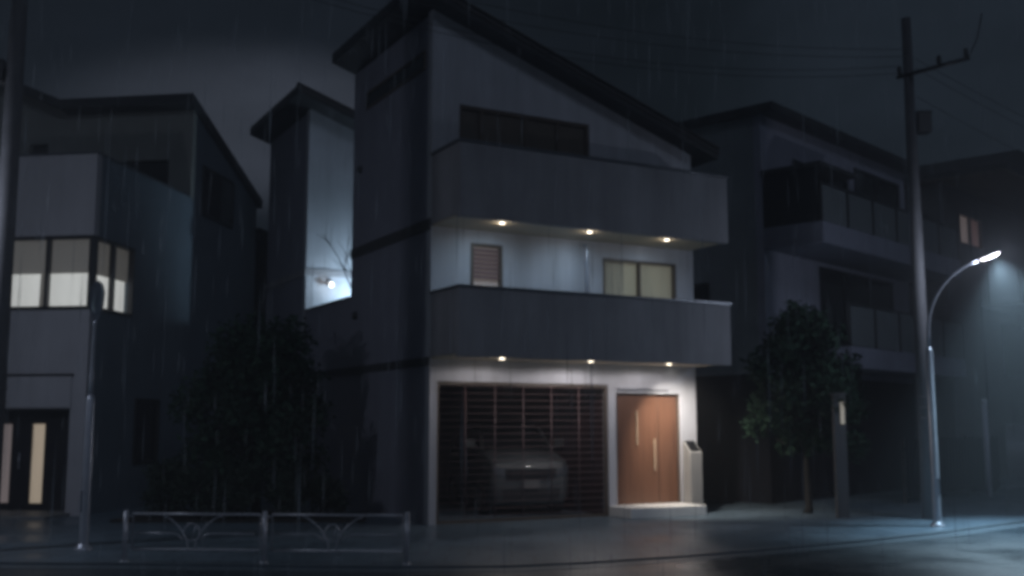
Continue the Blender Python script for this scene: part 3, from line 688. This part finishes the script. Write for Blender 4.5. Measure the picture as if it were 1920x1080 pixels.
# ------------------------------------------------------------------ street lamps
def street_lamp(loc, rz, hgt, reach, lit, label, pw=(2700, 165, 100), hue=(.56, .82, 1.)):
    o = thing('street_lamp', loc, rz, label, 'street lamp', 'curved street lamps')
    q = MB()
    zt = hgt*.66
    q.tube([(0, 0, 0), (0, 0, .12), (0, 0, zt-.08), (0, 0, zt)], [.075, .07, .062, .036], 14); q.lathe([(.13, 0), (.13, .02), (.1, .05), (.07, .09)], (0, 0, 0), 16)
    q.box(-.05, .05, -.08, -.064, .55, .85)
    q.build('post', M_['metal'], o)
    q = MB(); path = [(0, 0, zt), (0, 0, zt+.25)]; EA = PI*(.40 if lit else .12)
    for k in range(1, 13):
        a = k/12*EA
        path.append((reach*.82*(1-math.cos(a))/(1-math.cos(EA)), 0, zt+.25+(hgt-zt-.33)*math.sin(a)/math.sin(EA)))
    q.tube(path, [.034]*2+[.03-.0008*k for k in range(12)], 10); q.build('arm', M_['metal'], o)
    e = Vector(path[-1]); d = (Vector(path[-1])-Vector(path[-2])).normalized()
    q = MB(); n2 = Vector((-d.z, 0, d.x)); vs = []; prof = [(0, .03, .03), (.08, .06, .045), (.25, .10, .06), (.45, .105, .06), (.58, .07, .045), (.63, .02, .02)]
    K = .74 if lit else 1.
    for t, ww, hh in prof:
        t, ww, hh = t*K, ww*K, hh*K
        c = e + d*t
        for k in range(12):
            a = PI*k/11
            vs.append(c + Vector((0, 1, 0))*ww*math.cos(a) + n2*hh*math.sin(a))
    fs = [(i*12+k, i*12+k+1, (i+1)*12+k+1, (i+1)*12+k) for i in range(len(prof)-1) for k in range(11)]
    q.add(vs, fs, 0, True); q.build('head', M_['metal'], o)
    q = MB(); vs = []
    pr2 = [(.09, .02, .008), (.14, .06, .035), (.3, .08, .05), (.48, .075, .045), (.57, .03, .015)]
    for t, ww, hh in pr2:
        t, ww, hh = t*K, ww*K, hh*K
        c = e + d*t - n2*.002
        for k in range(12):
            a = PI*k/11
            vs.append(c + Vector((0, 1, 0))*ww*math.cos(a) - n2*hh*math.sin(a))
    fs = [(i*12+k, i*12+k+1, (i+1)*12+k+1, (i+1)*12+k) for i in range(len(pr2)-1) for k in range(11)]
    q.add(vs, fs, 0, True); q.build('lens', M_['tube'] if lit else M_['lampglass'], o)
    if lit:
        c = e + d*.33 - n2*.1
        lamp('SPOT', 'street_glow', c, pw[0], hue, o, .12, pw[2], 1., (.12, -.34, -1))
        lamp('POINT', 'street_spill', c, pw[1], (.74, .82, 1.), o, .12)
    return o
street_lamp((7.55, 19.3, 0), math.radians(-6), 4.82, 1.12, True, 'lit street lamp with a curved arm in front of the right utility pole')
street_lamp((-6.19, 15.75, 0), math.radians(-66), 3.38, .3, False, 'unlit street lamp with its head towards us before the corner house')

street_lamp((-9.9, 15.35, 0), math.radians(-50), 4.82, 1.12, True, 'assumed lit street lamp out of view, left of the utility pole at the left edge', (1700, 165, 78), (.88, .98, 1.))  # assumed lamp beyond the frame, added to light the left ground and walls

# ------------------------------------------------------------------ utility poles and cables
def pole(loc, hgt, arms, label, r0=.14, r1=.095):
    o = thing('utility_pole', loc, 0, label, 'utility pole', 'concrete utility poles')
    q = MB(); q.tube([(0, 0, 0), (0, 0, hgt*.5), (0, 0, hgt)], [r0, (r0+r1)/2, r1], 18)
    for z in (1.9, 2.1, 2.3): q.tube([(0, 0, z), (0, 0, z+.03)], r0+.004, 18)
    q.build('shaft', M_['polecon'], o)
    for z, a, l0, l1 in arms:
        dx, dy = math.cos(a), math.sin(a)
        q = MB(); q.tube([(-dx*l0-dy*.0, -dy*l0-.12, z), (dx*l1, dy*l1-.12, z)], .04, 6); ar = q.build('crossarm', M_['darkframe'], o)
        for t in (-l0+.06, l1*.5, l1-.06):
            q = MB(); q.lathe([(.02, 0), (.055, .04), (.03, .07), (.055, .1), (.03, .13), (.05, .16), (.001, .19)], (dx*t, dy*t-.12, z+.035), 12); q.build('insulator', M_['black'], ar)
    return o
up1 = pole((7.98, 20.75, 0), 9.95, [(8.75, math.radians(130)+PI, .3, 1.2)], 'slim utility pole with crossarm and box behind the lit street lamp', .15, .09)
q = MB(); q.box(.08, .36, -.16, .12, 7.55, 7.95); q.box(.06, .38, -.18, .14, 7.95, 7.98); q.build('transformer_box', M_['darkframe'], up1, .02)
q = MB(); q.tube([(1.0, -.5, 8.95), (1.15, -.6, 9.3), (1.25, -.65, 9.8)], .012, 6); q.build('jumper_cable', M_['black'], up1)
up2 = pole((-7.52, 15.6, 0), 11., [(9.9, math.radians(20), .9, .9)], 'dark utility pole at the left edge', .15, .11)
q = MB(); q.box(-.3, -.12, -.15, .1, 6.9, 7.25); q.build('cable_box', M_['darkframe'], up2, .02)
def cable(a, b, sag, label):
    a, b = Vector(a), Vector(b); q = MB(); pts = []
    for k in range(25):
        t = k/24; p = a.lerp(b, t); p.z -= sag*4*t*(1-t); pts.append(p)
    q.tube(pts, .006, 6)
    tag(q.build('power_cable', M_['black']), label, 'cable', 'cables strung between the two utility poles')
cl_ = 'black overhead cable sagging across the sky between the utility poles'
cable((7.9, 20.6, 9.25), (-7.2, 15.5, 10.2), .75, cl_)
cable((7.9, 20.6, 9.1), (-7.2, 15.5, 9.9), .75, cl_)
cable((7.7, 20.6, 8.9), (-7.5, 15.5, 10.0), 1.0, cl_)
cable((7.7, 20.6, 8.75), (-6.9, 15.5, 9.6), .9, cl_)
for z, zz in ((9.1, 8.6), (8.9, 8.2), (8.3, 7.4)):
    a, b_ = Vector((8.1, 20.7, z)), Vector((24, 33, zz)); q = MB(); pts = []
    for k in range(17):
        t = k/16; p = a.lerp(b_, t); p.z -= 1.2*4*t*(1-t)*.4; pts.append(p)
    q.tube(pts, .006, 6)
    tag(q.build('service_cable', M_['black']), 'thin cable running from the right utility pole off to the right', 'cable', 'cables leaving the right pole')

# ------------------------------------------------------------------ guardrail
gr = thing('guardrail', (-5.12, 14.42, 0), math.atan2(-.3, 3.76), 'low metal pedestrian guardrail with leaf curves in front of the hedge', 'guardrail')
def gpost(x, n='post'):
    q = MB(); q.tube([(x, 0, 0), (x, 0, .64)], .03, 12); q.lathe([(.03, 0), (.032, .012), (.015, .026), (.001, .028)], (x, 0, .64), 12); q.lathe([(.06, 0), (.06, .012), (.032, .02)], (x, 0, 0), 14); q.build(n, M_['rail'], gr)
W_ = 3.77
for x in (0, W_/2, W_): gpost(x)
for k in range(2):
    x0, x1 = k*W_/2+.1, (k+1)*W_/2-.06; xm = (x0+x1)/2-.06; zt, zm, zb = .62, .37, .16
    q = MB(); q.tube([(x0, 0, zb), (x0, 0, zt), (x1, 0, zt), (x1, 0, zb), (x0, 0, zb)], .016, 8)
    for z in (zt-.03, zb+.03):
        q.tube([(x0-.1, 0, z), (x0, 0, z)], .01, 6); q.tube([(x1, 0, z), (x1+.06, 0, z)], .01, 6)
    q.build('panel_frame', M_['rail'], gr)
    q = MB()
    for sx in (-1, 1):
        pts = []
        for i in range(13):
            t = i/12
            pts.append((xm+sx*(.40-.40*math.sin(t*PI/2)**.9*.88), 0, zt-.02-(zt-zb-.02)*t**1.25))
        q.tube(pts, .011, 8)
        q.tube([(xm+sx*.85 if sx > 0 else x0, 0, zm), (xm+sx*.24, 0, zm), (xm+sx*.17, 0, zm-.03), (xm+sx*.12, 0, zm-.09)], .011, 8)
    q.build('curved_bar', M_['rail'], gr)
    q = MB(); ring = [(xm+.11*math.cos(a)*(1-.25*math.sin(a)), 0, zm+.02+.11*math.sin(a)) for a in [2*PI*i/20 for i in range(21)]]
    q.tube(ring, .011, 8); q.tube([(xm, 0, zm-.09), (xm+.03, 0, zm+.02), (xm+.06, 0, zm+.1)], .009, 6); q.build('leaf_ornament', M_['rail'], gr)

# ------------------------------------------------------------------ vegetation
def leaves(n, clumps, size, dens=1.0):
    """leaf quads packed round clump centres: (centre, radius)"""
    q = MB(); wts = [c[1]**2 for c in clumps]; tot = sum(wts)
    for (c, r), wt in zip(clumps, wts):
        for k in range(int(n*wt/tot)):
            d = Vector((random.gauss(0, 1), random.gauss(0, 1), random.gauss(0, .8))).normalized()
            p = Vector(c) + d*r*(random.random()**.45)*random.uniform(.75, 1.1)
            s = size*random.uniform(.6, 1.3)
            a = Vector((random.gauss(0, 1), random.gauss(0, 1), random.gauss(0, .7))).normalized()
            b = a.orthogonal().normalized(); b = (b*math.cos(1) + a.cross(b)*math.sin(random.uniform(0, 6))).normalized()
            q.add([p-a*s, p-a*s*.2+b*s*.42, p+a*s, p-a*s*.2-b*s*.42], [(0, 1, 2, 3)])
    return q
def tree(name, loc, clumps, n, size, trunk, mat, label, group=None):
    o = thing(name, loc, random.uniform(0, 6)*0, label, 'tree', group)
    q = MB(); h, r = trunk
    q.tube([(0, 0, -.05), (.03, 0, .12), (.02, .02, h*.5), (0, 0, h)], [r*1.5, r*1.05, r*.9, r*.7], 12)
    for c, rr in clumps:
        m = Vector((c[0]*.35, c[1]*.35, max(h*.8, c[2]*.72)))
        q.tube([(0, 0, h*random.uniform(.7, 1.)), m, c], [r*.55, r*.35, r*.12], 7)
    q.build('trunk', M_['bark'], o)
    leaves(n, clumps, size).build('crown', mat, o, weld=False)
    return o
def mk(w, z0, z1, n, rr, seed):
    random.seed(seed); out = []
    for k in range(n):
        t = (k+.5)/n; z = z0+(z1-z0)*t
        ww = w*math.sqrt(max(.05, 1-((t-.36)/.70)**2))
        a = k*2.4+random.uniform(-.5, .5); d = ww*math.sqrt(random.random())
        out.append(((math.cos(a)*d, math.sin(a)*d*.85, z), rr*random.uniform(.65, 1.25)))
    return out
tree('garden_tree', (-5.05, 21.3, 0), mk(1.25, .8, 3.55, 36, .52, 3), 13000, .085, (1.6, .09), M_['leafA'], 'dense dark tree behind the hedge between the two left houses')
tree('street_tree', (6.02, 22.1, 0), mk(1.15, 1.3, 4.0, 28, .46, 8), 10000, .085, (1.7, .075), M_['leafA'], 'dark young tree with a thin trunk right of the intercom pillar')
random.seed(21)
sh = [(-6.6, 20.6, .62, 1.15), (-5.85, 20.3, .66, 1.3), (-5.05, 20.25, .62, 1.12), (-4.3, 20.35, .64, 1.2), (-3.55, 20.55, .6, 1.08)]
lab = ['leftmost clipped dark shrub of the hedge row by the left house', 'second shrub from the left in the hedge row, tallest of them', 'middle shrub of the hedge row under the garden tree', 'fourth shrub from the left in the hedge row', 'rightmost shrub of the hedge row by the big house side wall']
for (x, y, r, hh), lb in zip(sh, lab):
    o = thing('hedge_shrub', (x, y, 0), 0, lb, 'shrub', 'shrubs of the hedge behind the guardrail')
    cl2 = []
    for k in range(16):
        a = random.uniform(0, 2*PI); d = random.uniform(.1, .75)*r
        cl2.append(((math.cos(a)*d, math.sin(a)*d*.7, random.uniform(.2, hh-.25)), random.uniform(.2, .33)))
    leaves(2600, cl2, .05).build('foliage', M_['leafB'], o, weld=False)
    q = MB()
    for k in range(5):
        a = k*1.26; q.tube([(math.cos(a)*.05, math.sin(a)*.05, -.02), (math.cos(a)*.2*r, math.sin(a)*.2*r, hh*.4), (math.cos(a)*.45*r, math.sin(a)*.35*r, hh*.75)], [.02, .015, .006], 6)
    q.build('stems', M_['bark'], o)
q = MB(); q.prism([(-7.4, 20.0), (-2.7, 19.95), (-2.9, 21.9), (-7.3, 22.1)], 'z', .004, .05)
tag(q.build('planting_bed', M_['soil']), 'bare soil bed under the hedge', 'soil', kind='structure')

# ------------------------------------------------------------------ rain
random.seed(77)
rm, nt, b = new_mat('rain drop'); nt.nodes.remove(b)
t = N(nt, 'ShaderNodeBsdfTransparent'); g1 = N(nt, 'ShaderNodeBsdfDiffuse', Color=(.8, .85, .9, 1)); mx = N(nt, 'ShaderNodeMixShader'); mx.inputs[0].default_value = .16
nt.links.new(t.outputs[0], mx.inputs[1]); nt.links.new(g1.outputs[0], mx.inputs[2]); nt.links.new(mx.outputs[0], nt.nodes['Material Output'].inputs['Surface'])
q = MB()
for k in range(716):
    near = k >= 700
    Y = random.uniform(2.4, 4.2) if near else random.uniform(5, 19); X = random.uniform(-.5, .5)*Y*1.0; Z = random.uniform(.1, 1.8+Y*.45)
    ln = random.uniform(.12, .30); r = random.uniform(.004, .008)*(1. if not near else .9)
    q.add([(X, Y, Z-ln), (X+r, Y, Z-ln*.2), (X, Y+r, Z-ln*.2), (X-r, Y, Z-ln*.2), (X, Y-r, Z-ln*.2), (X, Y, Z+ln)],
          [(0, 2, 1), (0, 3, 2), (0, 4, 3), (0, 1, 4), (5, 1, 2), (5, 2, 3), (5, 3, 4), (5, 4, 1)])
tag(q.build('rain', rm, weld=False), 'fine falling rain across the street', 'rain', kind='stuff')

# ------------------------------------------------------------------ haze of the rain
HAZE = 0.0065
if HAZE:
    q = MB(); q.box(-60, 60, -8, 110, -1.2, 24)
    hm, nt, b = new_mat('rain haze'); nt.nodes.remove(b)
    pv_ = N(nt, 'ShaderNodeVolumePrincipled'); pv_.inputs['Density'].default_value = HAZE; pv_.inputs['Color'].default_value = (.8, .84, .9, 1); pv_.inputs['Anisotropy'].default_value = .3
    nt.links.new(pv_.outputs[0], nt.nodes['Material Output'].inputs['Volume'])
    tag(q.build('haze', hm), 'thin rain haze in the night air', 'haze', kind='stuff')
